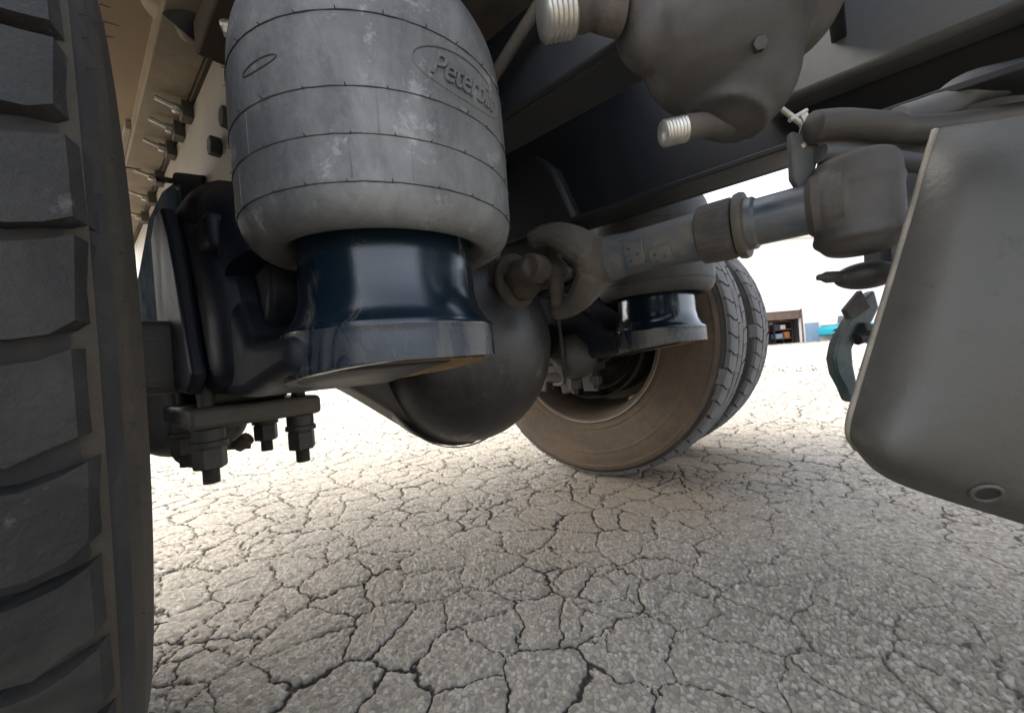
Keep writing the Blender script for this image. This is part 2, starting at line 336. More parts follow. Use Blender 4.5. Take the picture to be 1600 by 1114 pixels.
# arched shock bracket on the far rail
bm = bmesh.new()
arch = [(-.80, .62), (-.77, .84), (-.74, .95), (-.68, .99), (-.62, .985), (-.57, .93), (-.52, .80), (-.50, .62)]
extrude(bm, arch, .05, 'xz', .84); part('shock_bracket', bm, m_frame, bevel=.012)
bm = bmesh.new(); tube(bm, spline([(-0.218, 0.4, 0.908), (-0.26, 0.4, 0.887), (-0.363, 0.4, 0.834)]), .008); part('brace_rod', bm, m_dusty)

# ---- wheels
def tyre_profile(cx, side_pts):
    pass
def make_tyre(name, yc, m_s, m_t, gap, nblk, label, inner_sign, rows, pitch_phase=0.):
    """tyre about the Y axis, centre (AX, yc, AZ); tread blocks are sub-parts sharing four meshes"""
    prof = [(.115, .293), (.120, .31), (.1235, .322), (.1225, .328), (.1255, .34), (.1285, .38), (.1285, .40), (.1295, .405), (.128, .412), (.1265, .43), (.120, .452), (.1195, .458), (.1135, .468), (.104, .481), (.085, .4865)]
    prof = [(-a, r) for a, r in prof]; full = prof+[(-a, r) for a, r in prof[::-1]]
    body = smooth_ring(full, 4)
    # raised bead lines on the sidewall
    bm = bmesh.new(); lathe(bm, body+[(.10, .285), (-.10, .285), body[0]], (AX, yc, AZ), (0, 1, 0), 160, caps=False)
    ty = part(name, bm, m_s, smooth=50, label=label)
    blks = []
    for ri_, (a0, a1, sk, hh) in enumerate(rows*3):
        bm = bmesh.new(); p = 2*pi/nblk; n = 6; g = gap*hh/.5
        t0, t1 = -p/2+g/2, p/2-g/2
        top, bot = [], []
        for k in range(n+1):
            f = k/n; a = a0+(a1-a0)*f
            rr = .5-.006*((abs(a)-.06)/.04)**2*(abs(a) > .06)
            s = sk*sin(pi*f)*.5*p+sk*p*(f-.5)*.6
            for th, sg in ((t0+s, -1), (t1+s, 1)):
                th2 = th+sg*.0015
                top.append(bm.verts.new(V(((rr)*sin(th), a, (rr)*cos(th)))))
                e_ = (f == 0 and a < -.08) or (f == 1 and a > .08); rb = .471 if e_ else .4845; bot.append(bm.verts.new(V((rb*sin(th2), a+(-1 if f == 0 else 1 if f == 1 else 0)*(.0135 if e_ else .003), rb*cos(th2)))))
        for k in range(n):
            i = 2*k
            bm.faces.new((top[i], top[i+1], top[i+3], top[i+2])); bm.faces.new((top[i], top[i+2], bot[i+2], bot[i])); bm.faces.new((top[i+1], bot[i+1], bot[i+3], top[i+3]))
        bm.faces.new((top[0], bot[0], bot[1], top[1])); bm.faces.new((top[-1], bot[-1], bot[-2], top[-2]))
        for v in top: v.co += V((random.uniform(-.0012, .0012), random.uniform(-.0012, .0012), random.uniform(-.0012, .0006)))
        bmesh.ops.bevel(bm, geom=[e for e in bm.edges if e.calc_face_angle(0) > .9], offset=.0034, segments=3, affect='EDGES')
        me = bpy.data.meshes.new('tread_block'); bmesh.ops.recalc_face_normals(bm, faces=bm.faces); bm.to_mesh(me); bm.free(); me.materials.append(m_t)
        for q in me.polygons: q.use_smooth = True
        me.set_sharp_from_angle(angle=radians(40)); blks.append(me)
    for ri in range(len(rows)):
        for k in range(nblk):
            me = blks[ri+len(rows)*((k*7+k//3) % 3)]
            o = bpy.data.objects.new('tread_block', me); C.objects.link(o); o.parent = ty
            o.location = (AX, yc, AZ); o.rotation_euler = (random.uniform(-.004, .004), 2*pi*(k+pitch_phase+.37*ri+random.uniform(-.03, .03))/nblk, random.uniform(-.004, .004))
    bm = bmesh.new(); lathe(bm, [(-.1125, .4712), (-.1055, .4806), (-.098, .4856), (-.085, .4876), (.085, .4876), (.098, .4856), (.1055, .4806), (.1125, .4712)], (AX, yc, AZ), (0, 1, 0), 120, caps=False)
    part('tread_groove', bm, m_groove, parent=ty)
    return ty
near_rows = [(.030, .096, .62, 1), (-.022, .020, .3, 1), (-.1015, -.032, .3, 1)]
NY = -.094
nt_ = make_tyre('tyre', NY, m_side, m_tread, .013, 54, 'near tyre of big square tread blocks beside the axle', 1, near_rows)
# rubber hairs on the near shoulder
bm = bmesh.new()
for k in range(64):
    th = radians(-100+ k*3.2+random.uniform(-1, 1)); r = random.choice((.475, .462, .44)); a = {.475: .108, .462: .1155, .44: .125}[r]
    p = V((AX+r*cos(th), NY+a, AZ+r*sin(th))); L_ = random.uniform(.003, .009)
    cyl(bm, p, p+V((.3*cos(th), 1, .3*sin(th)+random.uniform(-.4, .1)))*L_, .0006, 4, .0003)
part('rubber_hairs', bm, m_seam, parent=nt_, kind='stuff')
far_rows = [(-.0965, -.034, .35, 1), (-.024, .024, -.15, .35), (.034, .0965, -.35, 1)]
ft1 = make_tyre('tyre', 1.367, m_sidef, m_treadf, .0065, 60, 'inner far tyre with a dusty brown sidewall', -1, far_rows)
ft2 = make_tyre('tyre', 1.732, m_side, m_treadf, .0065, 60, 'outer far tyre behind the dusty one', -1, far_rows, .4)
# rims
def make_rim(yc, s):
    bm = bmesh.new()
    prof = [(.118, .291), (.121, .300), (.116, .304), (.110, .296), (.104, .286), (.06, .279), (.03, .27), (-.05, .265), (-.10, .25), (-.108, .12), (-.100, .118), (-.095, .24), (-.045, .256), (.03, .261), (.06, .270), (.10, .278), (.118, .291)]
    lathe(bm, [(s*a, r) for a, r in prof], (AX, yc, AZ), (0, 1, 0), 96, caps=False)
    r = part('rim', bm, m_rim, smooth=40)
    bm = bmesh.new(); lathe(bm, [(s*.1175, .2945), (s*.1225, .2965), (s*.1225, .2995), (s*.1175, .3005)], (AX, yc, AZ), (0, 1, 0), 96, caps=False)
    part('rim_lip', bm, m_lip, parent=r)
    return r
rim_far = make_rim(1.367, -1); make_rim(NY, 1)
bm = bmesh.new(); lathe(bm, [(0, .06), (.02, .10), (.10, .11), (.14, .17), (.17, .262), (.18, .262), (.19, .14), (.33, .12), (.42, .10), (.44, .05)], (AX, 1.33, AZ), (0, 1, 0), 48); part('wheel_hub', bm, m_iron, smooth=40)
# brake drum, shoes, spider on the far side (mirrored roughly on the near side)
def brake(ys, s, lab=None):
    bm = bmesh.new(); lathe(bm, [(s*0, .215), (s*.012, .222), (s*.02, .222), (s*.03, .212), (s*.17, .212), (s*.17, .19), (s*.0, .203)], (AX, ys, AZ), (0, 1, 0), 72, caps=False)
    d = part('brake_drum', bm, m_iron)
    bm = bmesh.new(); lathe(bm, [(s*.01, .195), (s*.02, .195), (s*.06, .19), (s*.06, .175), (s*.01, .175)], (AX, ys, AZ), (0, 1, 0), 60, caps=False)
    extrude(bm, [(AX-.03, AZ-.19), (AX+.03, AZ-.19), (AX+.05, AZ), (AX+.03, AZ+.19), (AX-.03, AZ+.19), (AX-.05, AZ)], .02, 'xz', ys+(0 if s > 0 else -.02))
    part('brake_shoe', bm, m_iron, parent=d)
    bm = bmesh.new()
    for k in range(10):
        th = 2*pi*k/10+.3; p = V((AX+.105*cos(th), ys+s*.005, AZ+.105*sin(th))); hexnut(bm, p, (0, 1, 0), .013, .02)
    return d
brake(1.30, 1)
brake(-.02, -1)
for th in (-62, -38, -12, 20):   # pale solid beads painted in for daylight showing through the rim's hand-holes
    bm = bmesh.new(); t = radians(th); c = V((AX+.255*cos(t), 1.395, AZ+.255*sin(t)))
    x, y, a = V((cos(t), 0, sin(t))), V((-sin(t), 0, cos(t))), V((0, 1, 0))
    ellip(bm, c, (.010, .004, .022), 16, Matrix((x, a, y)).transposed()); part('rim_hole_light', bm, m_lip)

# ---- axle
bm = bmesh.new()
prof = [(-.02, .447), (.33, .447), (.40, .40), (.50, .325), (.59, .268), (.66, .252), (.73, .268), (.82, .325), (.92, .40), (.99, .447), (1.34, .447),
        (1.34, .553), (.99, .553), (.92, .60), (.82, .68), (.73, .725), (.66, .74), (.59, .725), (.50, .68), (.40, .60), (.33, .553), (-.02, .553)]
extrude(bm, prof, .10, 'yz', -.84)
axle = part('axle_housing', bm, m_iron, bevel=.018, seg=3, label='dark axle housing tapering from its bowl to the wheels')
# round bowl: dome turned about X
bm = bmesh.new()
dome = [(-.06, .243), (-.035, .247), (-.02, .247), (-.012, .238), (0, .236)]+[(.185*sin(t), .236*cos(t)) for t in [radians(q) for q in range(8, 90, 6)]]+[(.1855, .001)]
lathe(bm, dome, (-.74, MID, AZ), (1, 0, 0), 96); part('axle_bowl', bm, m_bowl, parent=axle, smooth=40)
bm = bmesh.new(); lathe(bm, [(-.018, .249), (-.013, .2515), (-.008, .249)], (-.74, MID, AZ), (1, 0, 0), 96, caps=False); part('bowl_seam', bm, m_iron, parent=axle)
# pinion nose
bm = bmesh.new(); lathe(bm, [(-.09, .105), (-.05, .095), (-.02, .085), (.0, .083), (.012, .078), (.02, .062), (.05, .055), (.07, .05)], (-.64, MID, .622), (1, 0, 0), 48); part('pinion_nose', bm, m_mud, parent=axle)

# ---- U-bolts and clamp (near)
for x, y in ((-.70, .125), (-.70, .247), (-.88, .125), (-.88, .247)):
    zt = .50
    bm = bmesh.new(); thread(bm, (x, y, .318), (x, y, .40), .0108, .0028); cyl(bm, (x, y, .395), (x, y, zt), .0102, 16)
    r = part('clamp_rod', bm, m_bolt)
    bm = bmesh.new(); hexnut(bm, (x, y, .354), (0, 0, 1), .0205, .03); part('nut', bm, m_bolt, parent=r, smooth=20)
    bm = bmesh.new(); cyl(bm, (x, y, .370), (x, y, .377), .0225, 24); cyl(bm, (x, y, .378), (x, y, .394), .020, 24); part('washer', bm, m_bolt, parent=r)
bm = bmesh.new(); box(bm, (-.915, .10, .395), (-.672, .272, .425)); box(bm, (-.87, .14, .425), (-.72, .24, .448)); part('clamp_plate', bm, m_iron, bevel=.007, seg=3)
for x, y in ((-.70, 1.06), (-.88, 1.06), (-.70, 1.19), (-.88, 1.19)):
    bm = bmesh.new(); thread(bm, (x, y, .33), (x, y, .40), .0108); cyl(bm, (x, y, .395), (x, y, .62), .0102, 16); r = part('clamp_rod', bm, m_bolt)
    bm = bmesh.new(); hexnut(bm, (x, y, .36), (0, 0, 1), .0205, .03); part('nut', bm, m_bolt, parent=r, smooth=20)
bm = bmesh.new(); box(bm, (-.915, 1.035, .395), (-.672, 1.215, .425)); part('clamp_plate', bm, m_iron, bevel=.007, seg=3)
# brake chamber by the near wheel
bm = bmesh.new(); lathe(bm, smooth_ring([(-.07, .03), (-.065, .062), (-.045, .078), (-.01, .083), (-.006, .088), (.006, .088), (.01, .083), (.05, .078), (.075, .06), (.08, .02)], 4), (-.97, .155, .405), (.35, -.9, .1), 48)
bc = part('brake_chamber', bm, m_iron, smooth=40)
bm = bmesh.new(); cyl(bm, (-.90, .175, .34), (-.88, .22, .335), .008, 10); cyl(bm, (-.885, .20, .335), (-.87, .215, .35), .012, 10); part('hose_fitting', bm, m_mud, parent=bc)
bm = bmesh.new(); lathe(bm, [(0, .02), (0, .095), (.016, .095), (.016, .02)], (-.93, .16, .40), (.35, -.9, .1), 40); part('clamp_band', bm, m_iron, parent=bc)
# slack adjuster / cam bracket on the far side
bm = bmesh.new(); extrude(bm, [(-.90, .33), (-.86, .325), (-.855, .36), (-.80, .36), (-.795, .32), (-.75, .325), (-.74, .42), (-.76, .46), (-.88, .45)], .035, 'xz', 1.12)
part('slack_adjuster', bm, m_iron, bevel=.006)
bm = bmesh.new(); cyl(bm, (-.78, 1.08, .47), (-.70, 1.02, .47), .022, 16); lathe(bm, smooth_ring([(-.05, .02), (-.045, .06), (0, .07), (.03, .06), (.06, .02)], 3), (-.66, 1.02, .45), (1, -.2, .1), 32); part('brake_chamber', bm, m_iron)
bm = bmesh.new(); tube(bm, spline([(-.62, .87, .62), (-.63, .90, .52), (-.65, .93, .42), (-.70, 1.0, .37), (-.78, 1.06, .36)]), .006, 8); part('brake_hose', bm, m_black)

# ---- air springs on their pedestals
SX = -.43
def bag_prof(top=.90):
    return smooth_ring([(.63, .098), (.607, .104), (.594, .113), (.590, .124), (.595, .137), (.606, .146), (.622, .1503), (.65, .1515), (.70, .152), (.75, .1515), (.80, .148), (.83, .139), (.855, .123), (.875, .100), (.883, .07), (.884, .03)], 5)
def spring(yc, near):
    bm = bmesh.new(); lathe(bm, bag_prof(), (SX, yc, 0), (0, 0, 1), 128)
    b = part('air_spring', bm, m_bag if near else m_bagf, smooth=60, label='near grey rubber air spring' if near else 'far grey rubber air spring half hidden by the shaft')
    for zi, zz in enumerate((.62, .66, .70, .765)):
        rr = {.62: .1503, .66: .1516, .70: .1521, .765: .1511}[zz]
        bm = bmesh.new(); random.seed(zi)
        n = 260; pts = [V((SX+(rr+.0002)*cos(2*pi*k/n), yc+(rr+.0002)*sin(2*pi*k/n), zz+.0005*noise.noise(V((k*.35, zi*3, 0))))) for k in range(n+1)]
        tube(bm, pts, [.00035+.0005*max(0, noise.noise(V((k*.21, zi, 5)))+.35) for k in range(n+1)], 5)
        for k in range(26):
            a = 2*pi*(k+random.uniform(-.12, .12))/26; p = V((SX+(rr)*cos(a), yc+(rr)*sin(a), zz))
            cyl(bm, p, p+V((cos(a)*.0035, sin(a)*.0035, random.uniform(-.001, .002))), .0007, 5, .0003)
        part('seam', bm, m_seam, parent=b)
    if near:
        for (z0, z1, off) in ((.7, .66, 9.5), (.66, .622, 0)):
            for k in range(18):
                a = radians(-41+off+19.5*k)
                if k > 16: continue
                bm = bmesh.new(); rr = (.1519 if z0 > .67 else .1514) if z0 > .62 else .1508
                tube(bm, [V((SX+rr*cos(a), yc+rr*sin(a), z0-.001)), V((SX+(rr if z1 > .6 else .1472)*cos(a), yc+(rr if z1 > .6 else .1472)*sin(a), z1+.001))], .00042, 5)
                part('seam_line', bm, m_bag, parent=b)
        rr = .1519
        # raised oval and lettering on the shoulder
        W = lambda a, zz, r=0: V((SX+(rr+r)*cos(radians(a)), yc+(rr+r)*sin(radians(a)), zz))
        bm = bmesh.new(); n = 72; tube(bm, [W(3.5+22.5*cos(2*pi*k/n), .7345+.0215*sin(2*pi*k/n)-.0002*22*cos(2*pi*k/n)*0) for k in range(n+1)], .0011, 6); part('embossed_oval', bm, m_bag, parent=b)
        cu = bpy.data.curves.new('t', 'FONT'); cu.body = 'Peterbilt'; cu.size = 1; cu.shear = .45; cu.space_character = .92; cu.offset = .012
        cu.extrude = .02; cu.resolution_u = 4
        to = bpy.data.objects.new('t', cu); C.objects.link(to); dg = bpy.context.evaluated_depsgraph_get(); me = bpy.data.meshes.new_from_object(to.evaluated_get(dg))
        bpy.data.objects.remove(to); xs = [v.co.x for v in me.vertices]; x0, x1 = min(xs), max(xs)
        bm = bmesh.new(); bm.from_mesh(me)
        bmesh.ops.triangulate(bm, faces=bm.faces); bmesh.ops.subdivide_edges(bm, edges=[e for e in bm.edges if e.calc_length() > .12], cuts=2, use_grid_fill=False)
        for v in bm.verts:
            f = (v.co.x-x0)/(x1-x0); sc = .86+.28*sin(pi*f)
            a = -13+34*f; zz = .7345+(v.co.y-.34)*.034*sc; v.co = W(a, zz, -.0006+(.0030 if v.co.z > 0 else 0))
        part('embossed_lettering', bm, m_bag, parent=b, smooth=30)
        # slot-shaped mould mark at the left and a small plate tag
        bm = bmesh.new(); pts = []
        for k in range(41):
            t = 2*pi*k/40; pts.append(W(-71+8.2*cos(t)*(1), .7315+.0042*sin(t)+.0012*cos(t)))
        tube(bm, pts, .0009, 6); part('mould_mark', bm, m_seam, parent=b)
    # pedestal: turned neck with a sloping open skirt
    def cut(r, t, th):
        if t < .46:
            x, y, a = frame((0, 0, 1)); dx = (x*cos(th)+y*sin(th)).x*r
            return r, (t-.40)+.455+.12*dx
        return r, t
    prof = [(.64, .096), (.60, .099), (.56, .1005), (.545, .101), (.536, .1025), (.525, .105), (.515, .111), (.508, .117), (.5045, .1205), (.5015, .1215), (.499, .1203), (.4925, .121), (.48, .1212), (.4665, .1213), (.403, .1213), (.400, .1195), (.400, .110), (.403, .1085), (.467, .107), (.48, .085), (.485, .02)]
    bm = bmesh.new(); lathe(bm, prof, (SX, yc, 0), (0, 0, 1), 112, fn=cut)
    p = part('spring_pedestal', bm, [m_navy, m_skirt, m_inside], smooth=50, label='near navy spring pedestal with dried water streaks' if near else 'far navy spring pedestal')
    for q in p.data.polygons:
        if q.center.z < .5005 and (q.center-V((SX, yc, q.center.z))).length > .1: q.material_index = 1
        if q.center.z < .482 and (q.center-V((SX, yc, q.center.z))).length < .1095: q.material_index = 2
    bm = bmesh.new(); lathe(bm, [(.4655, .1062), (.479, .084), (.484, .02)], (SX, yc, 0), (0, 0, 1), 80, fn=lambda r, t, th: (r, t-.001)); part('pedestal_underside', bm, m_inside, parent=p)
    return b, p
bag, ped = spring(.266, True)
bag2, ped2 = spring(1.075, False)
bm = bmesh.new(); lathe(bm, [(.885, .05), (.90, .075), (.905, .09), (.915, .09)], (SX, .266, 0), (0, 0, 1), 40); part('spring_top_plate', bm, m_dusty)
bm = bmesh.new(); box(bm, (-.62, .20, .915), (-.25, .45, .925)); part('spring_mount_plate', bm, m_dusty, bevel=.002)
bm = bmesh.new(); lathe(bm, [(.885, .05), (.90, .075), (.93, .09)], (SX, 1.075, 0), (0, 0, 1), 40); part('spring_top_plate', bm, m_dusty)
# trailing arm, near and far: casting from axle seat to the pedestal skirt
def arm(y0, y1, yc, near):
    bm = bmesh.new()
    side = [(-.90, .54), (-.90, .60), (-.86, .635), (-.76, .65), (-.68, .64), (-.63, .60), (-.585, .565), (-.545, .503), (-.40, .4985), (-.40, .462), (-.45, .456), (-.56, .437), (-.64, .437), (-.70, .447), (-.73, .475), (-.75, .54)]
    extrude(bm, side, y1-y0, 'xz', y0)
    o = part('trailing_arm', bm, m_navy2, bevel=.016, seg=3, label='near dark navy trailing arm between axle and spring' if near else 'far trailing arm between axle and spring')
    return o
a1_ = arm(.135, .345, .266, True); a2_ = arm(1.0, 1.2, 1.08, False)
# rounded saddle and curved wing of the near arm
bm = bmesh.new(); tube(bm, spline([(-.92, .17, .56), (-.90, .17, .66), (-.80, .17, .70), (-.70, .175, .70), (-.63, .18, .665), (-.59, .185, .60)], 5), [.055]*16+[.05]*10, 20); part('axle_saddle', bm, m_navy2, parent=a1_, smooth=60)
bm = bmesh.new(); extrude(bm, [(-.86, .46), (-.86, .70), (-.80, .725), (-.74, .715), (-.70, .66), (-.67, .60), (-.645, .53), (-.62, .47), (-.66, .445), (-.74, .45)], .018, 'xz', .098); part('arm_wing', bm, m_navy2, parent=a1_, bevel=.006, seg=3)
bm = bmesh.new(); extrude(bm, [(-.62, .60), (-.535, .60), (-.53, .57), (-.545, .535), (-.58, .50), (-.62, .497)], .10, 'xz', .165); part('arm_gusset', bm, m_navy2, parent=a1_, bevel=.008, seg=3)
bm = bmesh.new(); extrude(bm, [(-.93, .45), (-.94, .66), (-.90, .715), (-.80, .735), (-.70, .70), (-.62, .635), (-.58, .56), (-.58, .455), (-.66, .44)], .135, 'xz', .117); part('arm_seat', bm, m_navy2, parent=a1_, bevel=.03, seg=4)
bm = bmesh.new(); box(bm, (-.70, .12, .625), (-.60, .24, .675)); part('bump_pad', bm, m_navy2, parent=a1_, bevel=.012, seg=3)

# ---- drive shaft
SZ = .624
def X(x, z=SZ, y=MID): return V((x, y, z))
bm = bmesh.new(); lathe(bm, [(-.345, .030), (-.335, .040), (-.32, .0385), (-.30, .036), (-.21, .0365), (-.175, .038)], (0, MID, SZ), (1, 0, 0), 48)
shaft = part('drive_shaft', bm, m_blueshaft, label='dusty blue slip drive shaft between axle and coupling')
bm = bmesh.new(); lathe(bm, [(-.185, .038), (-.182, .0425), (-.165, .0435), (-.14, .0435), (-.136, .042), (-.134, .037)], (0, MID, SZ), (1, 0, 0), 96, fn=lambda r, t, th: (r+.0006*(sin(th*30) > .3)*(r > .042), t)); part('slip_collar', bm, m_dusty, parent=shaft, smooth=30)
bm = bmesh.new(); lathe(bm, [(-.1335, .036), (-.133, .046), (-.127, .0475), (-.122, .046), (-.1205, .036)], (0, MID, SZ), (1, 0, 0), 64); part('seal_ring', bm, m_iron, parent=shaft)
bm = bmesh.new(); lathe(bm, [(-.1215, .037), (-.112, .0365), (-.108, .0325), (-.05, .0325), (.0, .033)], (0, MID, SZ), (1, 0, 0), 48); part('slip_tube', bm, m_blueshaft, parent=shaft)
bm = bmesh.new(); lathe(bm, [(-.052, .0335), (-.045, .040), (-.03, .042), (-.015, .042)], (0, MID, SZ), (1, 0, 0), 48); part('tube_end', bm, m_dusty, parent=shaft)
def weld_plate(x0, x1, a0, a1, r):
    bm = bmesh.new(); g = []
    for rr in (r, r+.004):
        g.append([[bm.verts.new(V((x0+(x1-x0)*i/2, MID+rr*cos(radians(a0+(a1-a0)*j/6)), SZ+rr*sin(radians(a0+(a1-a0)*j/6))))) for j in range(7)] for i in range(3)])
    for i in range(2):
        for j in range(6): bm.faces.new((g[1][i][j], g[1][i+1][j], g[1][i+1][j+1], g[1][i][j+1]))
    for i in range(2):
        for j in (0, 6): bm.faces.new((g[0][i][j], g[0][i+1][j], g[1][i+1][j], g[1][i][j]))
    for j in range(6):
        for i in (0, 2): bm.faces.new((g[0][i][j], g[0][i][j+1], g[1][i][j+1], g[1][i][j]))
    o = part('balance_weight', bm, m_blueshaft, parent=shaft, bevel=.001)
    bm = bmesh.new()
    for (fx, fa) in ((.3, .35), (.7, .6), (.3, .8)):
        a = radians(a0+(a1-a0)*fa); c = V((x0+(x1-x0)*fx, MID+(r+.004)*cos(a), SZ+(r+.004)*sin(a))); ellip(bm, c, (.0025, .0025, .0025), 8)
    part('weld_spot', bm, m_iron, parent=shaft)
weld_plate(-.295, -.262, 160, 225, .0362); weld_plate(-.255, -.22, 195, 235, .0364)
# yokes and cross
bm = bmesh.new()
lathe(bm, [(-.40, .030), (-.385, .042), (-.365, .045), (-.345, .041), (-.32, .037)], (0, MID, SZ), (1, 0, 0), 32)
def lobes(bm, pts, r0, r1):
    P = spline(pts, 8); n = len(P)
    for i, p in enumerate(P):
        f = i/(n-1); t = (P[min(i+1, n-1)]-P[max(i-1, 0)]).normalized()
        rr = [a+(b-a)*f for a, b in zip(r0, r1)]; yv = V((0, 1, 0)) if abs(t.y) < .7 else V((0, 0, 1)); nv = t.cross(yv).normalized(); yv = nv.cross(t)
        ellip(bm, p, rr, 14, Matrix((t, yv, nv)).transposed())
for s in (1, -1):
    lobes(bm, [X(-.375, SZ+s*.018), X(-.405, SZ+s*.048), X(-.435, SZ+s*.068), X(-.47, SZ+s*.076)], (.026, .050, .032), (.020, .038, .018))
    cyl(bm, X(-.462, SZ+s*.058), X(-.462, SZ+s*.090), .033, 24)
bmesh.ops.rotate(bm, cent=X(0), matrix=Matrix.Rotation(radians(22), 3, 'X'), verts=bm.verts)
part('shaft_yoke', bm, m_dusty, parent=shaft, remesh=.0022, smooth_it=2)
bm = bmesh.new()
for s in (1, -1): bm = bmesh.new(); lathe(bm, [(-.006, .024), (.003, .024), (.0035, .006), (.005, .006)], X(-.462, SZ+s*.090), (0, 0, s), 24); bmesh.ops.rotate(bm, cent=X(0), matrix=Matrix.Rotation(radians(22), 3, 'X'), verts=bm.verts); part('bearing_cap', bm, m_mud, parent=shaft)
bm = bmesh.new(); cyl(bm, X(-.462, SZ-.07), X(-.462, SZ+.07), .016, 16); cyl(bm, X(-.462, SZ, MID-.06), X(-.462, SZ, MID+.06), .017, 16); ellip(bm, X(-.462), (.028, .028, .028)); part('universal_cross', bm, m_mud, parent=shaft, remesh=.003, smooth_it=3)
bm = bmesh.new(); ellip(bm, X(-.545), (.035, .045, .045))
for s in (1, -1):
    base = [X(-.545, SZ, MID+s*.01), X(-.515, SZ, MID+s*.042), X(-.48, SZ, MID+s*.066), X(-.46, SZ, MID+s*.07)]
    tube(bm, spline(base, 4), [.034]*4+[.031]*4+[.028]*4+[.026], 16, .7); cyl(bm, X(-.462, SZ, MID+s*.045), X(-.462, SZ, MID+s*.085), .027, 20)
lathe(bm, [(-.58, .05), (-.575, .062), (-.562, .062), (-.558, .05)], (0, MID, SZ), (1, 0, 0), 32)
part('pinion_yoke', bm, m_mud, parent=axle, remesh=.003, smooth_it=4)

# ---- coupling housing at the right end of the shaft
bm = bmesh.new()
lathe(bm, smooth_ring([(.556, .02), (.559, .032), (.568, .040), (.585, .0445), (.63, .0455), (.668, .044), (.678, .03)], 4), (-.004, .672, 0), (0, 0, 1), 48)
ellip(bm, X(-.03), (.03, .043, .043)); lathe(bm, [(.572, .047), (.580, .0475), (.582, .046)], (-.004, .672, 0), (0, 0, 1), 40); ellip(bm, V((-.004, .672, .64)), (.049, .049, .012))
cp = part('coupling_housing', bm, m_greybrown, remesh=.0035, smooth_it=6, label='dusty grey rounded coupling housing at the shaft end')
bm = bmesh.new(); ellip(bm, V((.0, .72, .533)), (.035, .035, .018)); ellip(bm, V((.05, .76, .535)), (.05, .04, .016))
cyl(bm, V((-.01, .71, .534)), V((-.042, .685, .535)), .008, 12); cyl(bm, V((-.038, .688, .535)), V((-.050, .680, .536)), .0048, 8)
part('lower_ear', bm, m_greybrown, parent=cp, remesh=.0025, smooth_it=3)
def slab(pts, th, name, m, **k):
    bm = bmesh.new(); A = [bm.verts.new(p) for p in pts]; B = [bm.verts.new(V(p)+F*th) for p in pts]; n = len(A); bm.faces.new(A); bm.faces.new(B[::-1])
    for i in range(n): bm.faces.new((A[i], A[(i+1) % n], B[(i+1) % n], B[i]))
    return part(name, bm, m, **k)
slab([(0.028, 0.78, 0.706), (0.086, 0.832, 0.672), (0.063, 0.811, 0.612), (0.031, 0.782, 0.525), (0.021, 0.774, 0.535)], .04, 'rear_block', m_bluegrey, parent=cp, bevel=.008)
slab([(-0.032, 0.726, 0.716), (-0.004, 0.751, 0.74), (0.079, 0.826, 0.781), (0.319, 1.043, 0.873), (0.303, 1.028, 0.595), (0.067, 0.814, 0.679)], .012, 'backing_plate', m_bluegrey, bevel=.004)
# arms and brackets in the upper right
bm = bmesh.new(); tube(bm, spline([(-.045, .645, .722), (-.015, .672, .722), (.03, .725, .718), (.08, .79, .722), (.15, .87, .735), (.26, .98, .75)], 5), [.012]+[.024]*10+[.020]*15, 20, .8)
part('control_arm', bm, m_greybrown, smooth=60)
bm = bmesh.new(); tube(bm, spline([(-.035, .655, .690), (.02, .715, .682), (.07, .762, .668), (.14, .83, .66)], 5), .012, 14); part('lower_link', bm, m_bluegrey, smooth=60)
bm = bmesh.new(); tube(bm, spline([(.045, .80, .748), (.09, .835, .762), (.12, .86, .785), (.17, .90, .795), (.3, 1.0, .82)], 5), .022, 16); part('control_arm', bm, m_bluegrey, smooth=60)
bm = bmesh.new()   # dark tapering blade under the clamps
pts = [(-.060, .640, .725), (-.035, .668, .715), (-.036, .668, .690), (-.045, .658, .655), (-.052, .650, .640), (-.062, .640, .665)]
vs = [bm.verts.new(p) for p in pts]; ws = [bm.verts.new(V(p)+F*.012) for p in pts]; n = len(pts); bm.faces.new(vs); bm.faces.new(ws[::-1])
for i in range(n): bm.faces.new((vs[i], vs[(i+1) % n], ws[(i+1) % n], ws[i]))
part('hanger_blade', bm, m_bluegrey, bevel=.003)
bm = bmesh.new()
for p0, p1, r in (((-.070, .636, .757), (-.044, .660, .727), .0035), ((-.062, .643, .740), (-.045, .660, .752), .0028), ((-.05, .655, .745), (-.042, .662, .715), .007), ((-.048, .652, .724), (-.040, .660, .724), .010), ((-.052, .650, .708), (-.050, .653, .704), .004)):
    cyl(bm, p0, p1, r, 10)
part('spring_clip', bm, m_steel)
bm = bmesh.new(); tube(bm, [(-.035, .668, .688), (-.042, .660, .660), (-.05, .652, .642)], .0022, 6); part('retaining_wire', bm, m_steel)

# ---- round valve casting near the top edge
bm = bmesh.new()
def cam_pt(x, y, z): return V((0, 0, .462))+R0*x+F*y+Z*z
ellip(bm, V((-.10, .475, .80)), (.085, .085, .10)); ellip(bm, V((-.088, .487, .745)), (.058, .058, .068)); ellip(bm, V((-.155, .425, .80)), (.035, .035, .05))
ellip(bm, V((-.05, .52, .825)), (.06, .06, .075)); cyl(bm, V((-.17, .40, .81)), V((-.125, .445, .80)), .028, 20); cyl(bm, V((-.10, .475, .69)), V((-.085, .49, .74)), .04, 24)
cv = part('valve_casting', bm, m_greybrown, remesh=.004, smooth_it=8, label='smooth rounded brown grey casting hanging at the top')
bm = bmesh.new(); lathe(bm, smooth_ring([(0, .012), (.001, .0165), (.012, .019), (.022, .0165), (.026, .018), (.05, .023)], 3), (-.200, .348, .797), V((.045, .055, .004)), 32); part('fitting_body', bm, m_dusty, parent=cv)
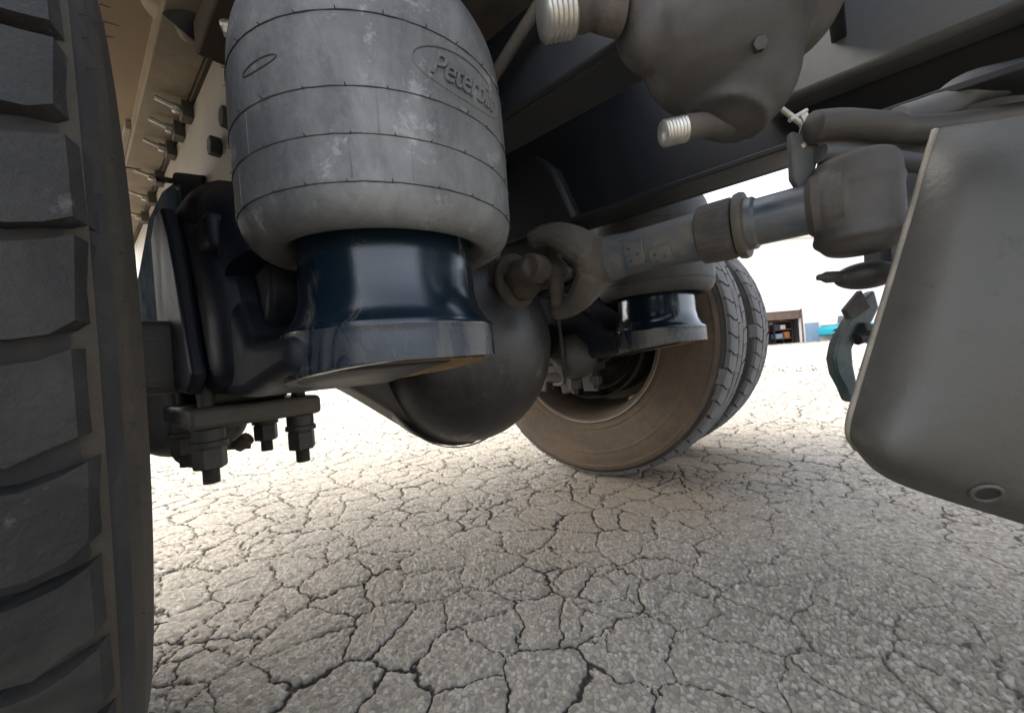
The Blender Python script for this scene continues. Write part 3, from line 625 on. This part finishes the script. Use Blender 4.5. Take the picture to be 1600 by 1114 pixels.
bm = bmesh.new(); thread(bm, (-.219, .326, .789), (-.200, .349, .795), .0215, .0048, 40, .0016); part('fitting_thread', bm, m_steel, parent=cv, smooth=60)
bm = bmesh.new(); thread(bm, (-.150, .430, .683), (-.132, .447, .687), .0135, .0035, 32, .0012); part('fitting_thread', bm, m_steel, parent=cv, smooth=60)
bm = bmesh.new(); lathe(bm, [(0, .010), (.004, .013), (.02, .0125), (.03, .012), (.05, .018)], (-.134, .445, .687), V((.03, .03, .006)), 24); part('fitting_body', bm, m_dusty, parent=cv)

for k in (0, 1):
    t = radians(-112+k*50); c_ = V((-.088+.060*cos(t), .487+.060*sin(t), .727)); bm = bmesh.new(); hexnut(bm, c_, (cos(t), sin(t), -.3), .0065, .01); part('casting_bolt', bm, m_bolt, parent=cv, smooth=20)
# ---- bent metal guard on the right
G = [[(0.069, 0.675, 0.681), (0.115, 0.683, 0.674), (0.164, 0.713, 0.677), (0.234, 0.777, 0.683)], [(0.059, 0.66, 0.647), (0.098, 0.641, 0.625), (0.149, 0.66, 0.612), (0.22, 0.717, 0.596)], [(0.025, 0.629, 0.527), (0.07, 0.602, 0.508), (0.13, 0.616, 0.486), (0.201, 0.673, 0.466)], [(-0.012, 0.596, 0.4), (0.039, 0.574, 0.389), (0.11, 0.598, 0.369), (0.194, 0.667, 0.343)], [(-0.024, 0.585, 0.351), (0.012, 0.563, 0.327), (0.092, 0.601, 0.293), (0.196, 0.689, 0.235)], [(-0.019, 0.603, 0.325), (0.011, 0.596, 0.295), (0.106, 0.648, 0.251), (0.208, 0.733, 0.2)]]
rows = [spline(r, 10) for r in G]; cols = [spline([r[i] for r in rows], 8) for i in range(len(rows[0]))]
bm = bmesh.new(); gv = [[bm.verts.new(p) for p in c] for c in cols]
for i in range(len(gv)-1):
    for j in range(len(gv[0])-1): bm.faces.new((gv[i][j], gv[i+1][j], gv[i+1][j+1], gv[i][j+1]))
gd = part('metal_guard', bm, [m_shield, m_shieldedge], smooth=180, label='smooth curved grey metal guard at the right edge')
so = gd.modifiers.new('t', 'SOLIDIFY'); so.thickness = .006; so.offset = 0; so.material_offset_rim = 1
tgt = V((0.078, 0.596, 0.293)); bi = min(((i, j) for i in range(1, len(cols)-1) for j in range(1, len(cols[0])-1)), key=lambda q: (cols[q[0]][q[1]].cross(V((0, 0, 1)))*0+(cols[q[0]][q[1]]-V((0, 0, .462))).normalized()-(tgt-V((0, 0, .462))).normalized()).length)
hc = cols[bi[0]][bi[1]]; nrm = (cols[bi[0]+1][bi[1]]-cols[bi[0]-1][bi[1]]).cross(cols[bi[0]][bi[1]+1]-cols[bi[0]][bi[1]-1]).normalized()
if nrm.dot(V((0, 0, .462))-hc) < 0: nrm = -nrm
hc = hc+nrm*.0032
bm = bmesh.new(); lathe(bm, [(0, .0125), (.0022, .0115), (.0022, .0095), (.0004, .0088)], hc, nrm, 32, caps=False); part('drain_hole_lip', bm, m_iron, parent=gd)
bm = bmesh.new(); lathe(bm, [(-.002, .0088), (.0006, .0088)], hc, nrm, 24); part('drain_hole_shade', bm, m_black, parent=gd)  # black disc on the sheet, the hole's inner shade given as colour
bm = bmesh.new(); tube(bm, [p+V((-.001, -.002, 0)) for p in cols[0]], .0034, 8); part('guard_lip', bm, m_shieldedge, parent=gd, smooth=180)
# bent bracket behind the guard
bm = bmesh.new()
BR = [(0.009, 0.817, 0.52), (-0.004, 0.804, 0.506), (-0.024, 0.786, 0.474), (-0.038, 0.774, 0.445), (-0.043, 0.769, 0.421), (-0.041, 0.771, 0.397), (-0.034, 0.778, 0.376), (-0.029, 0.782, 0.354), (-0.022, 0.788, 0.351), (-0.018, 0.792, 0.375), (-0.021, 0.789, 0.409), (-0.021, 0.789, 0.433), (-0.015, 0.795, 0.447), (0.004, 0.812, 0.472), (0.013, 0.82, 0.492)]
A_ = [bm.verts.new(p) for p in BR]; B_ = [bm.verts.new(V(p)+F*.018) for p in BR]; bm.faces.new(A_); bm.faces.new(B_[::-1])
for i in range(len(BR)): bm.faces.new((A_[i], A_[(i+1) % len(BR)], B_[(i+1) % len(BR)], B_[i]))
part('bent_bracket', bm, m_teal, bevel=.004, seg=3)
bm = bmesh.new(); vs = [V(p) for p in ((-.006, .803, .521), (-.026, .785, .493), (-.020, .790, .473), (-.002, .806, .489), (.004, .812, .492))]
A_ = [bm.verts.new(p) for p in vs]; B_ = [bm.verts.new(p+F*.01) for p in vs]; bm.faces.new(A_); bm.faces.new(B_[::-1])
for i in range(5): bm.faces.new((A_[i], A_[(i+1) % 5], B_[(i+1) % 5], B_[i]))
part('bracket_tab', bm, m_dusty, bevel=.002)
bm = bmesh.new(); hexnut(bm, (-.004, .806, .455), (.6, .6, -.3), .015, .03); cyl(bm, (-.016, .79, .447), (.02, .83, .46), .009, 12); part('bracket_bolt', bm, m_black)

# ---- hardware on the near rail
for i, (x, z) in enumerate(((-1.059, 1.04), (-1.154, 1.04), (-1.262, 1.04), (-1.46, 1.04), (-1.62, 1.035), (-1.80, 1.03))):
    bm = bmesh.new(); thread(bm, (x, .145, z+.010), (x, .20, z-.004), .005, .003, 12, .0008); b_ = part('rail_bolt', bm, m_steel, smooth=60)
    bm = bmesh.new(); box(bm, (x-.017, .185, z-.018), (x+.017, .204, z+.015)); part('square_washer', bm, m_iron, parent=b_, bevel=.001)
    bm = bmesh.new(); hexnut(bm, (x, .178, z), (0, 1, -.1), .010, .012); part('nut', bm, m_steel, parent=b_, smooth=20)
for x, z, l in ((-.862, .884, .03), (-.772, .895, .02)):
    bm = bmesh.new(); hexnut(bm, (x, .196, z), (0, 1, 0), .017, .018); part('rail_bolt', bm, m_black, smooth=20)
bm = bmesh.new(); thread(bm, (-1.04, .135, .872), (-1.02, .165, .868), .006, .003, 12); cyl(bm, (-1.02, .165, .868), (-.99, .204, .862), .017, 16); part('rail_bolt', bm, m_black)
# hanger bracket, glossy blue grey, behind the near tyre
bm = bmesh.new(); extrude(bm, [(-2.8, .60), (-1.72, .84), (-1.45, .92), (-1.22, .915), (-1.0, .87), (-.98, .80), (-1.15, .66), (-1.3, .52), (-2.8, .50)], .02, 'xz', .165); part('spring_hanger', bm, m_hanger, bevel=.005)
bm = bmesh.new(); box(bm, (-1.30, .185, .60), (-1.24, .204, .93)); part('hanger_strap', bm, m_hanger, bevel=.003)
# bracket with a lamp-like clamp at the top left
bm = bmesh.new(); box(bm, (-.80, .165, 1.00), (-.63, .30, 1.055)); part('upper_bracket', bm, m_strip, bevel=.004)
bm = bmesh.new(); lathe(bm, smooth_ring([(0, .01), (.004, .035), (.02, .045), (.03, .046)], 3), (-.86, .135, 1.075), (.3, .6, .9), 32); part('hose_grommet', bm, m_sill)
bm = bmesh.new(); cyl(bm, (-.83, .155, 1.055), (-.79, .18, 1.10), .028, 20); part('rubber_bushing', bm, m_black)
bm = bmesh.new(); hexnut(bm, (-.665, .178, .968), (.3, 1, .1), .011, .012); cyl(bm, (-.665, .17, .968), (-.63, .24, .975), .007, 12); part('rail_bolt', bm, m_steel)
for o in list(truck.children): o.location = -V(truck.location)

# ---------------------------------------------------------------- background across the yard
def thing(name, label, cat, loc, rz=0, group=None):
    o = bpy.data.objects.new(name, None); C.objects.link(o); o.location = loc; o.rotation_euler = (0, 0, rz); o['label'] = label; o['category'] = cat
    if group: o['group'] = group
    return o
def sub(name, bm, m, t, **k): return link(name, bm, m, t, **k)
# frame: local +Y away from camera, local X to the right of the picture
bd = 21.5
O = R0*(.0)+F*bd
b = thing('garage_building', 'white garage building with an open bay across the yard', 'building', (O.x, O.y, 0), YAW)
def wall(x0, x1, z0, z1, y0=0, y1=.25, m=m_white, name='wall', par=b): bm = bmesh.new(); box(bm, (x0, y0, z0), (x1, y1, z1)); return sub(name, bm, m, par)
wall(4, 13.4, 0, 5.6); wall(15.75, 46, 0, 5.6); wall(13.4, 15.75, 1.75, 5.6)
wall(13.4, 15.75, 1.30, 1.75, .05, .12, m_brownpanel, 'bay_door')
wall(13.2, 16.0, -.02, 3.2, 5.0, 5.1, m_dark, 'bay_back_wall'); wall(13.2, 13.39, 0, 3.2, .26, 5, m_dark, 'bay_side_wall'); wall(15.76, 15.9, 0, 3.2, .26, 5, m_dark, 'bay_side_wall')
wall(15.9, 16.6, 0, 1.0, -.06, -.003, m_blueb, 'side_door'); wall(4, 46, 5.6, 5.75, -.2, 9, m_white, 'roof')
wall(13.37, 13.43, 0, 1.78, -.04, -.001, m_brownpanel, 'door_jamb'); wall(15.71, 15.78, 0, 1.80, -.04, -.001, m_brownpanel, 'door_jamb')
def bp_at(x, y, z=0): return O+R0*x+F*y+Z*z
for i, (x, y, w_, h_, m, nm, lb) in enumerate((
    (14.45, 1.3, .55, .30, m_red, 'red_crate', 'red crate on top of the dark bench in the garage bay'),
    (14.15, 1.2, .32, .34, m_orange, 'orange_crate', 'orange crate beside the red one in the garage bay'),
    (14.9, 1.5, .5, .5, m_yel, 'storage_carton', 'pale carton stacked in the garage bay'))):
    t = bp_at(x, y, .78); bm = bmesh.new(); box(bm, (-w_/2, -.2, 0), (w_/2, .2, h_)); o = link(nm, bm, m, bevel=.03); o.location = t; o.rotation_euler = (0, 0, YAW); o['label'] = lb; o['category'] = 'crate' if 'crate' in nm else 'carton'
sh = thing('storage_rack', 'dark storage rack at the right of the garage bay', 'rack', bp_at(15.15, .9), YAW)
for sx in (-.5, .5):
    for sy in (-.25, .25): bm = bmesh.new(); box(bm, (sx-.03, sy-.03, 0), (sx+.03, sy+.03, 1.6)); sub('post', bm, m_dark, sh)
for zz in (.25, .75, 1.2): bm = bmesh.new(); box(bm, (-.52, -.27, zz), (.52, .27, zz+.04)); sub('shelf', bm, m_brownpanel, sh)
for x_, z_, w_, h_, m_, lb in ((14.85, .79, .3, .3, m_violet, 'violet carton on the middle shelf of the rack'), (15.2, .79, .28, .24, m_yel, 'pale carton on the middle shelf of the rack'), (15.4, .29, .3, .34, m_orange, 'orange carton on the lowest shelf of the rack'), (14.95, .29, .4, .26, m_blueb, 'pale blue carton on the lowest shelf of the rack'), (15.25, 1.24, .4, .2, m_brownpanel, 'brown carton on the top shelf of the rack')):
    bm = bmesh.new(); box(bm, (-w_/2, -.2, 0), (w_/2, .2, h_)); o = link('carton', bm, m_, bevel=.02); o.location = bp_at(x_, .9, z_); o.rotation_euler = (0, 0, YAW); o['label'] = lb; o['category'] = 'carton'
t = thing('workbench', 'dark cluttered workbench inside the garage bay', 'workbench', bp_at(14.5, 1.3), YAW)
bm = bmesh.new(); box(bm, (-.95, -.35, .72), (.95, .35, .78)); sub('bench_top', bm, m_dark, t, bevel=.01)
for sx in (-.85, .85):
    for sy in (-.28, .28): bm = bmesh.new(); box(bm, (sx-.05, sy-.05, 0), (sx+.05, sy+.05, .72)); sub('leg', bm, m_dark, t)
bm = bmesh.new(); box(bm, (-.7, -.2, .0), (.5, .25, .55)); sub('cabinet', bm, m_dark, t, bevel=.01)
# turquoise car
c = thing('parked_car', 'turquoise car parked far off before the white wall', 'car', bp_at(17.75, -1.5), YAW+.25)
bm = bmesh.new(); extrude(bm, [(-.82, .28), (-.80, .62), (-.62, .78), (.62, .78), (.80, .62), (.82, .28)], 3.8, 'xz', 0); sub('body', bm, m_turq, c, bevel=.08, seg=3)
bm = bmesh.new(); extrude(bm, [(-.60, .78), (-.48, 1.32), (.48, 1.32), (.60, .78)], 1.9, 'xz', .9); sub('cabin', bm, m_yel, c, bevel=.08, seg=3)
bm = bmesh.new(); extrude(bm, [(-.50, .86), (-.42, 1.22), (.42, 1.22), (.50, .86)], .02, 'xz', .885); sub('windscreen', bm, m_glass, c)
for sx in (-.72, .72):
    for yy in (.7, 3.0): bm = bmesh.new(); cyl(bm, (sx-.09, yy, .3), (sx+.09, yy, .3), .3, 24); sub('wheel', bm, m_tyre2, c)
    bm = bmesh.new(); ellip(bm, V((sx*.8, 0, .58)), (.12, .05, .07), 12); sub('headlight', bm, m_yel, c)
# orange traffic drum
d = thing('traffic_drum', 'orange traffic drum standing beyond the bent bracket', 'drum', bp_at(15.75, -3.0), 0)
bm = bmesh.new(); lathe(bm, [(0, .30), (.05, .30), (.06, .24), (.4, .22), (.8, .20), (.98, .17), (1.0, .08)], (0, 0, 0), (0, 0, 1), 28); sub('drum_body', bm, m_orange, d)
for z_ in (.3, .62): bm = bmesh.new(); lathe(bm, [(z_, .234-.03*z_), (z_+.12, .234-.03*z_-.003)], (0, 0, 0), (0, 0, 1), 28, caps=False); sub('reflective_band', bm, m_yel, d)
